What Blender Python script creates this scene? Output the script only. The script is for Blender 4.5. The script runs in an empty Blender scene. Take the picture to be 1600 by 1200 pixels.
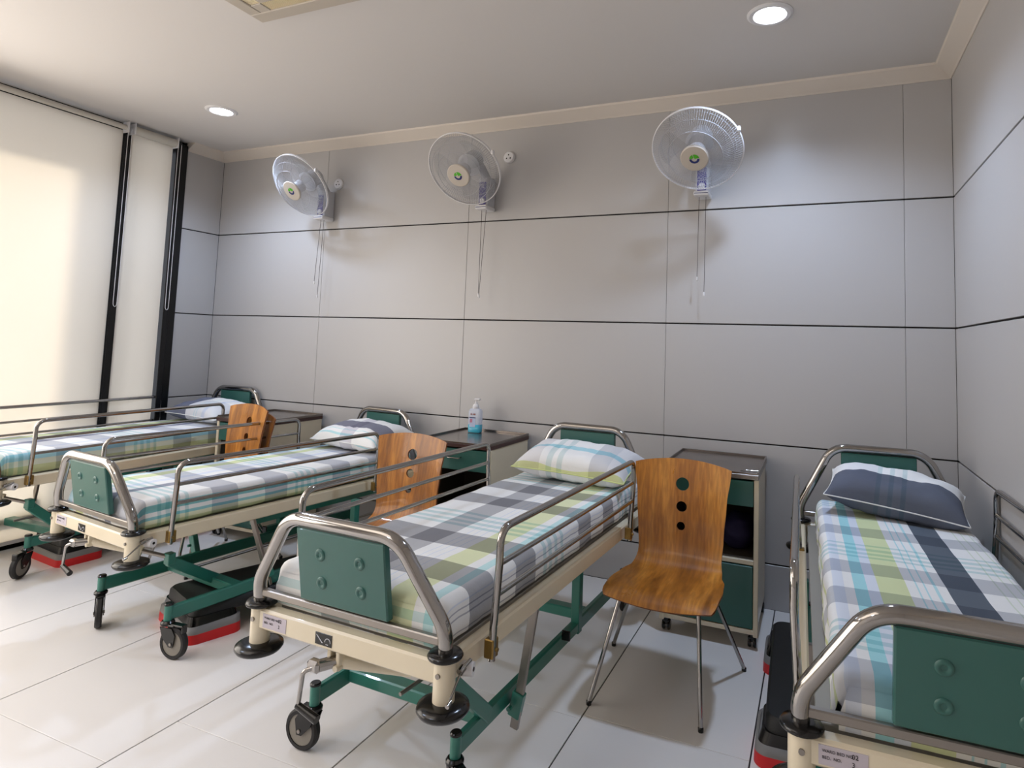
import bpy, math, random
import numpy as np
from mathutils import Matrix, Vector, noise
from mathutils.geometry import delaunay_2d_cdt
random.seed(7)
PI = math.pi
S = bpy.context.scene
COL = S.collection

# ------------------------------------------------------------------ camera, sky, sun, lamps, exposure
cd = bpy.data.cameras.new('camera'); cam = bpy.data.objects.new('camera', cd); COL.objects.link(cam)
cd.sensor_width = 36.0; cd.lens = 958.556 / 1600 * 36
cd.shift_x = (800 - 880) / 1600; cd.shift_y = (461.99 - 600) / 1600
cd.clip_start = 0.05
cam.matrix_world = Matrix(((0.92370, -0.00046, 0.38312, 0), (0.38172, -0.08437, -0.92042, 0),
                           (0.03275, 0.99643, -0.07776, 1.5), (0, 0, 0, 1)))
S.camera = cam

D = 3.894      # back wall
XR = 0.693     # right wall
XL = -5.03     # window wall
ZC = 3.12      # ceiling
YF = -2.6      # wall behind the camera

w = bpy.data.worlds.new('daylight'); S.world = w; w.use_nodes = True
bg = w.node_tree.nodes['Background']; bg.inputs[0].default_value = (0.86, 0.90, 1.0, 1); bg.inputs[1].default_value = 2.1

def lamp(name, kind, loc, energy, color, rot=(0, 0, 0), **k):
    l = bpy.data.lights.new(name, kind); l.energy = energy; l.color = color
    for a, b in k.items(): setattr(l, a, b)
    o = bpy.data.objects.new(name, l); o.location = loc; o.rotation_euler = rot; COL.objects.link(o); return o

sun_dir = Vector((0.80, 0.22, -0.42)).normalized()
so = lamp('sun', 'SUN', (-9, 0, 8), 4.2, (1.0, 0.90, 0.76), angle=0.03)
so.rotation_euler = sun_dir.to_track_quat('-Z', 'Y').to_euler()
COOL = (0.58, 0.73, 1.0); WARM = (1.0, 0.88, 0.76)
DOWN = [(-0.214, 2.997), (-4.041, 3.071), (-4.041, 0.2), (-2.1, -1.4)]
lamp('warm_fill', 'AREA', (-2.6, -0.4, ZC - 0.02), 30, WARM, size=2.4, size_y=2.0, shape='RECTANGLE')  # added warm ambient fill at ceiling height, not a real light panel
lamp('window_daylight', 'AREA', (XL + 0.25, 0.2, 1.7), 94, (1.0, 0.93, 0.86), (0, -PI / 2, 0), size=2.2, size_y=4.0, shape='RECTANGLE')
vs = S.view_settings
vs.view_transform = 'Standard'; vs.look = 'None'; vs.gamma = 1.0; vs.use_curve_mapping = False
vs.exposure = 0.0
S.cycles.max_bounces = 8; S.cycles.diffuse_bounces = 4; S.cycles.glossy_bounces = 4
S.cycles.transparent_max_bounces = 16; S.cycles.sample_clamp_indirect = 6.0
S.cycles.use_denoising = True

# ------------------------------------------------------------------ materials
def lin(c):
    return tuple((v / 255 / 12.92 if v / 255 <= .04045 else ((v / 255 + .055) / 1.055) ** 2.4) for v in c) + (1,)
MATS = {}
def mat(name, rgb, rough=.5, metal=0, bump=0, bscale=200, coat=0, emit=0, alpha=1, var=0, vscale=3, spec=.5, trans=0, stretch=(1, 1, 1)):
    m = bpy.data.materials.new(name); m.use_nodes = True; nt = m.node_tree; b = nt.nodes['Principled BSDF']
    b.inputs['Base Color'].default_value = lin(rgb); b.inputs['Roughness'].default_value = rough
    b.inputs['Metallic'].default_value = metal; b.inputs['Coat Weight'].default_value = coat
    b.inputs['Specular IOR Level'].default_value = spec
    b.inputs['Alpha'].default_value = alpha; b.inputs['Transmission Weight'].default_value = trans
    if emit:
        b.inputs['Emission Color'].default_value = lin(rgb); b.inputs['Emission Strength'].default_value = emit
    tc = nt.nodes.new('ShaderNodeTexCoord'); mp = nt.nodes.new('ShaderNodeMapping'); mp.inputs['Scale'].default_value = stretch
    nt.links.new(tc.outputs['Object'], mp.inputs['Vector'])
    if var:
        n = nt.nodes.new('ShaderNodeTexNoise'); n.inputs['Scale'].default_value = vscale; n.inputs['Detail'].default_value = 3
        nt.links.new(mp.outputs[0], n.inputs['Vector'])
        mx = nt.nodes.new('ShaderNodeMix'); mx.data_type = 'RGBA'; c = lin(rgb)
        mx.inputs[6].default_value = tuple(v * (1 - var) for v in c[:3]) + (1,); mx.inputs[7].default_value = tuple(min(1, v * (1 + var)) for v in c[:3]) + (1,)
        nt.links.new(n.outputs['Fac'], mx.inputs[0]); nt.links.new(mx.outputs[2], b.inputs['Base Color'])
        mr = nt.nodes.new('ShaderNodeMath'); mr.operation = 'MULTIPLY_ADD'; mr.inputs[1].default_value = .15; mr.inputs[2].default_value = rough - .075
        nt.links.new(n.outputs['Fac'], mr.inputs[0]); nt.links.new(mr.outputs[0], b.inputs['Roughness'])
    if bump:
        n2 = nt.nodes.new('ShaderNodeTexNoise'); n2.inputs['Scale'].default_value = bscale; n2.inputs['Detail'].default_value = 4
        nt.links.new(mp.outputs[0], n2.inputs['Vector'])
        bp = nt.nodes.new('ShaderNodeBump'); bp.inputs['Strength'].default_value = bump; bp.inputs['Distance'].default_value = .002
        nt.links.new(n2.outputs['Fac'], bp.inputs['Height']); nt.links.new(bp.outputs[0], b.inputs['Normal'])
    MATS[name] = m; return m

M_PANEL = mat('wall_laminate', (176, 173, 171), .30, spec=.45)
M_TILE = mat('floor_vinyl', (224, 220, 216), .27)
M_JOINT = mat('joint_black', (22, 20, 20), .8)
M_CEIL = mat('ceiling_paint', (202, 197, 192), .75, bump=.05, bscale=60)
M_CORN = mat('cornice_paint', (206, 196, 184), .6)
M_BLACKF = mat('black_window_frame', (14, 14, 15), .3, metal=.3)
M_CHROME = mat('chrome_tube', (160, 157, 154), .09, metal=1)
M_STEEL = mat('brushed_steel', (150, 144, 138), .38, metal=1, var=.06, vscale=8)
M_BRASS = mat('zinc_bracket', (150, 122, 70), .35, metal=.9, var=.15, vscale=40)
M_CREAM = mat('cream_enamel', (216, 204, 178), .34, coat=.3, var=.05, vscale=6, bump=.04, bscale=40)
M_GREEN = mat('green_enamel', (40, 112, 98), .35, coat=.25, var=.06, vscale=7)
M_GREEND = mat('green_panel', (42, 92, 84), .38, coat=.2, var=.07, vscale=5)
M_BLACK = mat('black_plastic', (7, 7, 8), .2)
M_BLACKM = mat('black_matte', (12, 12, 13), .5, bump=.4, bscale=300)
M_RUBBER = mat('tyre_rubber', (24, 22, 22), .6)
M_WHEELG = mat('wheel_grey', (128, 122, 112), .5)
M_RED = mat('red_plastic', (196, 20, 24), .4)
M_GREY = mat('grey_plastic', (120, 118, 116), .5)
M_DECK = mat('deck_sheet', (150, 146, 138), .5, metal=.4)
M_WPLAS = mat('white_plastic', (214, 212, 212), .4)
M_FPLAS = mat('fan_plastic', (186, 186, 190), .35)
M_WIRE = mat('fan_wire', (168, 168, 172), .4)
M_PURPLE = mat('purple_strip', (70, 62, 130), .4)
M_BADGE = mat('badge_cream', (182, 172, 160), .35)
M_LGREEN = mat('logo_green', (70, 160, 20), .5)
M_LBLUE = mat('logo_blue', (16, 30, 92), .5)
M_CORD = mat('pull_cord', (50, 44, 42), .7)
M_BROWN = mat('brown_laminate', (62, 36, 32), .35)
M_TOPST = mat('steel_tray', (136, 128, 122), .22, metal=.85, var=.05, vscale=5)
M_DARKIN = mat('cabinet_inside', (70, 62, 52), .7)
M_NAVY = mat('navy_cloth', (34, 28, 66), .8, bump=.6, bscale=40)
M_STICK = mat('sticker_paper', (186, 178, 186), .5)
M_INK = mat('black_ink', (28, 24, 28), .6)
M_WINK = mat('white_ink', (200, 200, 205), .6)
M_LAMP = mat('lamp_disc', (235, 242, 255), .5, emit=32)
M_CASS = mat('vent_frame', (176, 166, 152), .55)
M_GLOW = mat('grille_cream', (228, 214, 180), .6)
M_BOTTLE = mat('bottle_plastic', (214, 220, 234), .3, alpha=.55)
M_LIQ = mat('blue_gel', (52, 160, 184), .15, coat=.3)
M_BLAD = mat('fan_blade', (140, 146, 150), .3, alpha=.18)
M_ROLL = mat('blind_roller', (196, 190, 178), .5)
M_GLASS = mat('window_glass', (235, 240, 245), .02, trans=1, alpha=.35)
M_EXT = mat('blocker_grey', (150, 145, 140), .9)  # for the added sun blockers outside the window

def blind_mat():
    m = bpy.data.materials.new('blind_fabric'); m.use_nodes = True; nt = m.node_tree; nt.nodes.clear()
    o = nt.nodes.new('ShaderNodeOutputMaterial'); d = nt.nodes.new('ShaderNodeBsdfDiffuse'); t = nt.nodes.new('ShaderNodeBsdfTranslucent')
    mx = nt.nodes.new('ShaderNodeMixShader'); mx.inputs[0].default_value = .5
    d.inputs[0].default_value = lin((226, 216, 202)); t.inputs[0].default_value = lin((232, 220, 200))
    tc = nt.nodes.new('ShaderNodeTexCoord'); mp = nt.nodes.new('ShaderNodeMapping'); mp.inputs['Scale'].default_value = (1, 1, 60)
    n = nt.nodes.new('ShaderNodeTexNoise'); n.inputs['Scale'].default_value = 6; n.inputs['Detail'].default_value = 3
    bp = nt.nodes.new('ShaderNodeBump'); bp.inputs['Strength'].default_value = .15; bp.inputs['Distance'].default_value = .002
    nt.links.new(tc.outputs['Object'], mp.inputs[0]); nt.links.new(mp.outputs[0], n.inputs[0]); nt.links.new(n.outputs[0], bp.inputs['Height'])
    nt.links.new(bp.outputs[0], d.inputs['Normal'])
    nt.links.new(d.outputs[0], mx.inputs[1]); nt.links.new(t.outputs[0], mx.inputs[2]); nt.links.new(mx.outputs[0], o.inputs[0])
    return m
M_BLIND = blind_mat()

def wood_mat():
    m = bpy.data.materials.new('orange_plywood'); m.use_nodes = True; nt = m.node_tree; b = nt.nodes['Principled BSDF']
    tc = nt.nodes.new('ShaderNodeTexCoord'); mp = nt.nodes.new('ShaderNodeMapping'); mp.inputs['Scale'].default_value = (1, .12, .12)
    inf = nt.nodes.new('ShaderNodeObjectInfo')
    ad = nt.nodes.new('ShaderNodeVectorMath'); ad.operation = 'ADD'
    n0 = nt.nodes.new('ShaderNodeTexNoise'); n0.inputs['Scale'].default_value = 9; n0.inputs['Detail'].default_value = 3
    n0.inputs['Distortion'].default_value = 1.2
    n1 = nt.nodes.new('ShaderNodeTexNoise'); n1.inputs['Scale'].default_value = 90; n1.inputs['Detail'].default_value = 4
    nt.links.new(tc.outputs['Object'], mp.inputs[0])
    nt.links.new(mp.outputs[0], ad.inputs[0]); nt.links.new(inf.outputs['Random'], ad.inputs[1])
    nt.links.new(ad.outputs[0], n0.inputs[0]); nt.links.new(ad.outputs[0], n1.inputs[0])
    r = nt.nodes.new('ShaderNodeValToRGB'); e = r.color_ramp.elements
    e[0].position = .3; e[0].color = lin((128, 76, 18)); e[1].position = .7; e[1].color = lin((206, 142, 58))
    x = e.new(.5); x.color = lin((174, 110, 34))
    nt.links.new(n0.outputs[0], r.inputs[0])
    mx = nt.nodes.new('ShaderNodeMix'); mx.data_type = 'RGBA'; mx.blend_type = 'MULTIPLY'; mx.inputs[0].default_value = .45
    r2 = nt.nodes.new('ShaderNodeValToRGB'); r2.color_ramp.elements[0].position = .42; r2.color_ramp.elements[0].color = (.42, .36, .3, 1)
    r2.color_ramp.elements[1].position = .6; r2.color_ramp.elements[1].color = (1, 1, 1, 1)
    nt.links.new(n1.outputs[0], r2.inputs[0]); nt.links.new(r.outputs[0], mx.inputs[6]); nt.links.new(r2.outputs[0], mx.inputs[7])
    nt.links.new(mx.outputs[2], b.inputs['Base Color'])
    n2 = nt.nodes.new('ShaderNodeTexNoise'); n2.inputs['Scale'].default_value = 7; n2.inputs['Detail'].default_value = 5
    nt.links.new(tc.outputs['Object'], n2.inputs[0])
    ma = nt.nodes.new('ShaderNodeMath'); ma.operation = 'MULTIPLY_ADD'; ma.inputs[1].default_value = .4; ma.inputs[2].default_value = .14
    nt.links.new(n2.outputs[0], ma.inputs[0]); nt.links.new(ma.outputs[0], b.inputs['Roughness'])
    b.inputs['Coat Weight'].default_value = .25
    return m
M_WOOD = wood_mat()

WH = (226, 226, 224); TE = (158, 208, 214); PA = (208, 214, 224); LI = (204, 212, 166); LT = (176, 212, 216); GLN = (206, 214, 198)
def plaid(name, st, rows, P, v0):
    """woven check: stripes over u (metres across) times bands over v (metres along, period P starting at v0)"""
    m = bpy.data.materials.new(name); m.use_nodes = True; nt = m.node_tree; b = nt.nodes['Principled BSDF']
    b.inputs['Roughness'].default_value = .85; b.inputs['Specular IOR Level'].default_value = .2
    uv = nt.nodes.new('ShaderNodeUVMap'); uv.uv_map = 'UVMap'; sp = nt.nodes.new('ShaderNodeSeparateXYZ'); nt.links.new(uv.outputs[0], sp.inputs[0])
    r = nt.nodes.new('ShaderNodeValToRGB'); r.color_ramp.interpolation = 'CONSTANT'
    def put(cr, lst):
        cr.elements[0].position = 0; cr.elements[0].color = lin(lst[0][1])
        cr.elements.remove(cr.elements[1])
        for p, c in lst[1:]:
            e = cr.elements.new(p); e.color = lin(c)
    assert len(st) <= 32
    put(r.color_ramp, [((p + .6) / 1.2, c) for p, c in st])
    ma = nt.nodes.new('ShaderNodeMath'); ma.operation = 'MULTIPLY_ADD'
    ma.inputs[1].default_value = 1 / 1.2; ma.inputs[2].default_value = .5
    nt.links.new(sp.outputs[0], ma.inputs[0]); nt.links.new(ma.outputs[0], r.inputs[0])
    r2 = nt.nodes.new('ShaderNodeValToRGB'); r2.color_ramp.interpolation = 'CONSTANT'; put(r2.color_ramp, [(p / P, c) for p, c in rows])
    mb = nt.nodes.new('ShaderNodeMath'); mb.operation = 'MULTIPLY_ADD'; mb.inputs[1].default_value = 1 / P; mb.inputs[2].default_value = -v0 / P + 4
    fr = nt.nodes.new('ShaderNodeMath'); fr.operation = 'FRACT'
    nt.links.new(sp.outputs[1], mb.inputs[0]); nt.links.new(mb.outputs[0], fr.inputs[0]); nt.links.new(fr.outputs[0], r2.inputs[0])
    mx = nt.nodes.new('ShaderNodeMix'); mx.data_type = 'RGBA'; mx.blend_type = 'MULTIPLY'; mx.inputs[0].default_value = 1
    nt.links.new(r.outputs[0], mx.inputs[6]); nt.links.new(r2.outputs[0], mx.inputs[7]); nt.links.new(mx.outputs[2], b.inputs['Base Color'])
    tc = nt.nodes.new('ShaderNodeTexCoord'); n = nt.nodes.new('ShaderNodeTexNoise'); n.inputs['Scale'].default_value = 9; n.inputs['Detail'].default_value = 5; n.inputs['Distortion'].default_value = .6
    nt.links.new(tc.outputs['Object'], n.inputs[0])
    bp = nt.nodes.new('ShaderNodeBump'); bp.inputs['Strength'].default_value = .35; bp.inputs['Distance'].default_value = .012
    nt.links.new(n.outputs[0], bp.inputs['Height']); nt.links.new(bp.outputs[0], b.inputs['Normal'])
    return m
W_ = (255, 255, 255)
def rows(G, a=.135, b=.275, c=.41, P=.745, T=(214, 234, 236)):
    k = (P - c) / .335
    return [(0, G), (a, W_), (b, G), (c, W_), (c + .055 * k, T), (c + .075 * k, W_), (c + .095 * k, T), (c + .118 * k, W_), (c + .14 * k, T), (c + .165 * k, W_), (c + .19 * k, T), (c + .21 * k, W_)]

# ------------------------------------------------------------------ mesh helpers
class MB:
    def __init__(s): s.v = []; s.f = []; s.sm = []; s.uv = {}; s.M = Matrix.Identity(4)
    def add(s, vs, fs, smooth=False, M=None):
        o = len(s.v); T = s.M @ M if M is not None else s.M
        s.v += [tuple(T @ Vector(p)) for p in vs]; s.f += [tuple(i + o for i in f) for f in fs]; s.sm += [smooth] * len(fs); return s
    def box(s, a, b, bev=0, M=None):
        c = [(a[i] + b[i]) / 2 for i in range(3)]; h = [abs(b[i] - a[i]) / 2 for i in range(3)]
        T = Matrix.Translation(c)
        if M is not None: T = M @ T
        if bev <= 0:
            vs = [(x * h[0], y * h[1], z * h[2]) for x in (-1, 1) for y in (-1, 1) for z in (-1, 1)]
            fs = [(0, 1, 3, 2), (4, 6, 7, 5), (0, 4, 5, 1), (2, 3, 7, 6), (0, 2, 6, 4), (1, 5, 7, 3)]
            return s.add(vs, fs, False, T)
        bev = min(bev, min(h) * .95); vs = []; idx = {}
        for x in (-1, 1):
            for y in (-1, 1):
                for z in (-1, 1):
                    for k in range(3):
                        q = [x * h[0], y * h[1], z * h[2]]
                        for j in range(3):
                            if j != k: q[j] -= (x, y, z)[j] * bev
                        idx[(x, y, z, k)] = len(vs); vs.append(tuple(q))
        fs = []
        for k in range(3):
            for sg in (-1, 1):
                o = [j for j in range(3) if j != k]; loop = []
                for a1, b1 in ((-1, -1), (1, -1), (1, 1), (-1, 1)):
                    q = [0, 0, 0]; q[k] = sg; q[o[0]] = a1; q[o[1]] = b1; loop.append(idx[(*q, k)])
                if (sg > 0) == (k == 1): loop.reverse()
                fs.append(tuple(loop))
        for k in range(3):
            o = [j for j in range(3) if j != k]
            for a1 in (-1, 1):
                for b1 in (-1, 1):
                    q0 = [0, 0, 0]; q1 = [0, 0, 0]; q0[k] = -1; q1[k] = 1
                    q0[o[0]] = q1[o[0]] = a1; q0[o[1]] = q1[o[1]] = b1
                    l = [idx[(*q0, o[0])], idx[(*q1, o[0])], idx[(*q1, o[1])], idx[(*q0, o[1])]]
                    if (a1 * b1 > 0) == (k != 1): l.reverse()
                    fs.append(tuple(l))
        for x in (-1, 1):
            for y in (-1, 1):
                for z in (-1, 1):
                    l = [idx[(x, y, z, k)] for k in range(3)]
                    if x * y * z < 0: l.reverse()
                    fs.append(tuple(l))
        return s.add(vs, fs, False, T)
    def bar(s, p0, p1, wd, ht, bev=0, up=(0, 0, 1)):
        p0 = Vector(p0); p1 = Vector(p1); d = p1 - p0; L = d.length; d.normalize(); u = Vector(up)
        x = d.cross(u)
        if x.length < 1e-4: x = d.cross(Vector((0, 1, 0)))
        x.normalize(); z = x.cross(d)
        M = Matrix(((x.x, d.x, z.x, p0.x), (x.y, d.y, z.y, p0.y), (x.z, d.z, z.z, p0.z), (0, 0, 0, 1)))
        return s.box((-wd / 2, 0, -ht / 2), (wd / 2, L, ht / 2), bev, M)
    def tube(s, pts, r, n=10, closed=False, M=None, caps=True):
        P = [Vector(p) for p in pts]; N = len(P); rr = r if isinstance(r, (list, tuple)) else [r] * N
        T = []
        for i in range(N):
            a = P[(i - 1) % N] if (closed or i > 0) else P[i]; b = P[(i + 1) % N] if (closed or i < N - 1) else P[i]
            t = (b - a); t.normalize(); T.append(t)
        u = T[0].orthogonal().normalized(); vs = []; fs = []
        for i in range(N):
            if i: u = (u - T[i] * u.dot(T[i])).normalized()
            w_ = T[i].cross(u)
            for k in range(n):
                a = 2 * PI * k / n; vs.append(P[i] + (u * math.cos(a) + w_ * math.sin(a)) * rr[i])
        for i in range(N if closed else N - 1):
            for k in range(n):
                a = i * n + k; b = i * n + (k + 1) % n; c = ((i + 1) % N) * n; fs.append((a, b, c + (k + 1) % n, c + k))
        s.add(vs, fs, True, M)
        if caps and not closed:
            s.add(vs[:n], [tuple(reversed(range(n)))], False, M); s.add(vs[-n:], [tuple(range(n))], False, M)
        return s
    def lathe(s, prof, n=24, M=None, sharp=True):
        """prof: (radius, z) list; each segment gets its own verts so edges stay crisp unless sharp is False"""
        if sharp:
            for (r0, z0), (r1, z1) in zip(prof, prof[1:]):
                if r0 < 1e-6 and r1 < 1e-6: continue
                vs = []; fs = []
                for k in range(n):
                    a = 2 * PI * k / n; vs += [(r0 * math.cos(a), r0 * math.sin(a), z0), (r1 * math.cos(a), r1 * math.sin(a), z1)]
                for k in range(n):
                    j = (k + 1) % n; fs.append((2 * k, 2 * j, 2 * j + 1, 2 * k + 1))
                s.add(vs, fs, abs(z1 - z0) > 1e-6, M)
        else:
            vs = []; fs = []
            for r0, z0 in prof:
                for k in range(n):
                    a = 2 * PI * k / n; vs.append((r0 * math.cos(a), r0 * math.sin(a), z0))
            for i in range(len(prof) - 1):
                for k in range(n):
                    j = (k + 1) % n; fs.append((i * n + k, i * n + j, (i + 1) * n + j, (i + 1) * n + k))
            s.add(vs, fs, True, M)
        return s
    def cyl(s, p0, p1, r, n=16, r1=None):
        return s.tube([p0, p1], [r, r if r1 is None else r1], n)
    def build(s, name, m, parent=None, **props):
        me = bpy.data.meshes.new(name); me.from_pydata(s.v, [], s.f); me.polygons.foreach_set('use_smooth', s.sm)
        if s.uv:
            l = me.uv_layers.new(name='UVMap')
            for i, lp in enumerate(me.loops): l.data[i].uv = s.uv.get(lp.vertex_index, (0, 0))
        me.materials.append(m); me.update()
        o = bpy.data.objects.new(name, me); COL.objects.link(o)
        if parent: o.parent = parent
        for k, v in props.items(): o[k] = v
        return o

def empty(name, loc, rz=0, **props):
    o = bpy.data.objects.new(name, None); COL.objects.link(o); o.location = loc; o.rotation_euler = (0, 0, rz); o.empty_display_size = .1
    for k, v in props.items(): o[k] = v
    return o

def inst(src, loc=(0, 0, 0), parent=None):
    o = src.copy(); COL.objects.link(o); o.location = loc
    if parent: o.parent = parent
    return o

def fillet(pts, rad, k=6, closed=False):
    P = [Vector(p) for p in pts]; out = []; N = len(P)
    rs = rad if isinstance(rad, (list, tuple)) else [rad] * N
    for i in range(N):
        if not closed and i in (0, N - 1): out.append(P[i]); continue
        a = P[(i - 1) % N] - P[i]; b = P[(i + 1) % N] - P[i]; ang = a.angle(b)
        if ang > PI - .02 or rs[i] <= 0: out.append(P[i]); continue
        d = min(rs[i] / math.tan(ang / 2), a.length * .48, b.length * .48); r = d * math.tan(ang / 2)
        a.normalize(); b.normalize(); c = P[i] + (a + b).normalized() * (r / math.sin(ang / 2))
        s0 = P[i] + a * d - c; s1 = P[i] + b * d - c; tot = s0.angle(s1); ax = s0.cross(s1).normalized()
        for j in range(k + 1): out.append(c + Matrix.Rotation(tot * j / k, 3, ax) @ s0)
    return out

def rot_to(n, loc):
    """matrix whose +Z is n"""
    n = Vector(n).normalized(); x = Vector((0, 0, 1)).cross(n); x.normalize(); y = n.cross(x)
    return Matrix(((x.x, y.x, n.x, loc[0]), (x.y, y.y, n.y, loc[1]), (x.z, y.z, n.z, loc[2]), (0, 0, 0, 1)))

def text(body, size, M, m, parent, name='lettering'):
    c = bpy.data.curves.new(name, 'FONT'); c.body = body; c.size = size; c.extrude = .0002; c.materials.append(m)
    t = bpy.data.objects.new(name, c); COL.objects.link(t); bpy.context.view_layer.update()
    me = bpy.data.meshes.new_from_object(t.evaluated_get(bpy.context.evaluated_depsgraph_get())); bpy.data.objects.remove(t); bpy.data.curves.remove(c)
    me.name = name; o = bpy.data.objects.new(name, me); COL.objects.link(o); o.parent = parent; o.matrix_local = M; return o

# ------------------------------------------------------------------ room shell
def slab(name, a, b, m, **k): return MB().box(a, b).build(name, m, kind='structure', **k)
floor = slab('floor', (XL - .1, YF - .1, -.12), (XR + .1, D + .1, -.006), M_JOINT)
ceiling = slab('ceiling', (XL - .1, YF - .1, ZC), (XR + .1, D + .1, ZC + .12), M_CEIL)
wall_back = slab('wall_back', (XL - .1, D + .012, -.006), (XR + .1, D + .12, ZC), M_JOINT)
wall_right = slab('wall_right', (XR + .012, YF, -.006), (XR + .12, D + .012, ZC), M_JOINT)
wall_front = slab('wall_front', (XL - .1, YF - .12, -.006), (XR + .1, YF - .0, ZC), M_CEIL)
YW = 3.53   # edge of the black frame and start of the panelled part of the window wall
wall_left = MB().box((XL - .12, YW, -.006), (XL - .012, D + .012, ZC)).box((XL - .12, YF, -.006), (XL - .012, -2.2, ZC)).build('wall_left', M_JOINT, kind='structure')
ZJ = [0.0, .255, .942, 1.652, 2.378, 3.05]
XJ = [XL, -3.79, -2.405, -.90, .453, XR]
g = .0045; gv = .0008
cache = {}
def panel(parent, name, a, b, m, bev=.0015):
    key = tuple(round(b[i] - a[i], 4) for i in range(3)) + (m.name,)
    c = [(a[i] + b[i]) / 2 for i in range(3)]
    if key in cache: return inst(cache[key], c, parent)
    h = [(b[i] - a[i]) / 2 for i in range(3)]
    o = MB().box([-t for t in h], h, bev).build(name, m, parent); o.location = c; cache[key] = o; return o
for i in range(5):
    for j in range(5):
        panel(wall_back, 'panel', (XJ[i] + gv, D, ZJ[j] + (g if j else 0)), (XJ[i + 1] - gv, D + .012, ZJ[j + 1] - (g if j < 4 else -.012)), M_PANEL)
YJ = [D, 2.42, 1.0, -.42, -1.84, YF]
for i in range(5):
    for j in range(5):
        panel(wall_right, 'panel', (XR, YJ[i + 1] + gv, ZJ[j] + (g if j else 0)), (XR + .012, YJ[i] - gv, ZJ[j + 1] - (g if j < 4 else -.012)), M_PANEL)
for j in range(5):
    panel(wall_left, 'panel', (XL - .012, YW + gv, ZJ[j] + (g if j else 0)), (XL, D - gv, ZJ[j + 1] - (g if j < 4 else -.012)), M_PANEL)
    panel(wall_left, 'panel', (XL - .012, YF + gv, ZJ[j] + (g if j else 0)), (XL, -2.2 - gv, ZJ[j + 1] - g), M_PANEL)
# floor tiles: long boards 0.70 wide, staggered
XT = [XL, -4.41, -3.71, -3.035, -2.28, -1.563, -.88, -.228, .46, XR]
OFF = [2.94, 2.94, 1.02, 1.49, .3, 2.44, 2.47, 2.6, 2.44]
for i in range(9):
    y = OFF[i]
    while y > YF: y -= 1.45
    y0 = YF
    while y0 < D - .001:
        y += 1.45; y1 = min(y, D)
        if y1 - y0 > .01: panel(floor, 'tile', (XT[i] + .0028, y0 + .0011, -.006), (XT[i + 1] - .0028, y1 - .0011, 0), M_TILE, .001)
        y0 = y1
# black shadow joints at the wall feet are left open by the panels; cornice
def cornice(name, p0, p1, nrm):
    p0 = Vector(p0); p1 = Vector(p1); n = Vector(nrm); vs = []
    prof = [(0, 3.050), (.006, 3.050), (.012, 3.058), (.085, ZC - .012), (.09, ZC), (0, ZC)]
    for p in (p0, p1):
        for o, z in prof: vs.append((p.x + n.x * o, p.y + n.y * o, z))
    k = len(prof); fs = [(i, (i + 1) % k, k + (i + 1) % k, k + i) for i in range(k)] + [tuple(range(k)), tuple(reversed(range(k, 2 * k)))]
    return MB().add(vs, fs).build(name, M_CORN, kind='structure')
cornice('trim_1', (XL, D, 0), (XR, D, 0), (0, -1, 0))
cornice('trim_2', (XR, YF, 0), (XR, D, 0), (-1, 0, 0))
cornice('trim_3', (XL, YW, 0), (XL, D, 0), (1, 0, 0))

# window: black frame, glass, blinds
def window():
    win = MB().box((XL - .10, -2.2, -.006), (XL - .03, YW, .10)).box((XL - .10, -2.2, 3.02), (XL - .03, YW, ZC)).build('window_1', M_BLACKF, kind='structure')
    MB().box((XL - .10, 3.405, 0), (XL + .05, 3.45, ZC - .02), .004).box((XL - .10, 3.445, 0), (XL + .02, YW, ZC - .03), .004).build('mullion', M_BLACKF, win)
    for y in (3.015, 1.2, -.5, -2.17):
        MB().box((XL - .10, y - .045, .1), (XL + .02, y - .005, 3.02), .003).box((XL - .10, y - .008, .1), (XL + .02, y + .052, 3.02), .003).build('mullion', M_BLACKF, win)
    for a, b in ((3.067, 3.405), (1.245, 2.97), (-.455, 1.155), (-2.125, -.545)):
        MB().box((XL - .07, a, .1), (XL - .062, b, 3.02)).build('pane', M_GLASS, win)
window()
def blind(label, y0, y1, tube_r, cy):
    t = empty('roller_blind', (XL + .03, (y0 + y1) / 2, .05), label=label, category='blind', group='roller blinds on the window wall')
    h = (y1 - y0) / 2; top = 3.045 - .05
    vs = []; fs = []; ny = 12; nz = 30
    for i in range(ny + 1):
        for k in range(nz + 1):
            y = -h + 2 * h * i / ny; z = top * k / nz
            vs.append((.004 * math.sin(3 * y / h) * (1 - k / nz), y, z))
    for i in range(ny):
        for k in range(nz): a = i * (nz + 1) + k; fs.append((a, a + nz + 1, a + nz + 2, a + 1))
    MB().add(vs, fs, True).build('fabric', M_BLIND, t)
    MB().cyl((.02, -h - .005, top + .022), (.02, h + .005, top + .022), tube_r).build('roller', M_ROLL, t)
    for s in (-1, 1): MB().box((-.02, s * (h + .008) - .003, top - .02), (.06, s * (h + .008) + .003, top + .07), .002).build('end_bracket', M_WPLAS, t)
    MB().box((-.006, -h, -.012), (.008, h, .012), .003).build('bottom_bar', M_WPLAS, t)
    c = MB(); zb = 1.66 - .05; yy = h + cy
    pts = [(.035, yy - .014, top + .02), (.035, yy - .014, zb + .05)] + [(.035, yy + .014 * math.cos(a), zb + .04 + .03 * math.sin(a)) for a in [PI * (1 + i / 8) for i in range(1, 8)]] + [(.035, yy + .014, zb + .05), (.035, yy + .014, top + .02)]
    c.tube(pts, .0022, 6); c.build('bead_chain', M_WPLAS, t)
blind('wide cream roller blind, large one filling the left edge of the picture', 1.22, 2.985, .020, .03)
blind('narrow cream roller blind between the two black window mullions', 3.05, 3.385, .034, .036)
blind('cream roller blind farther along the window wall, nearest to the camera side', -.46, 1.165, .020, .03)
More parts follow.
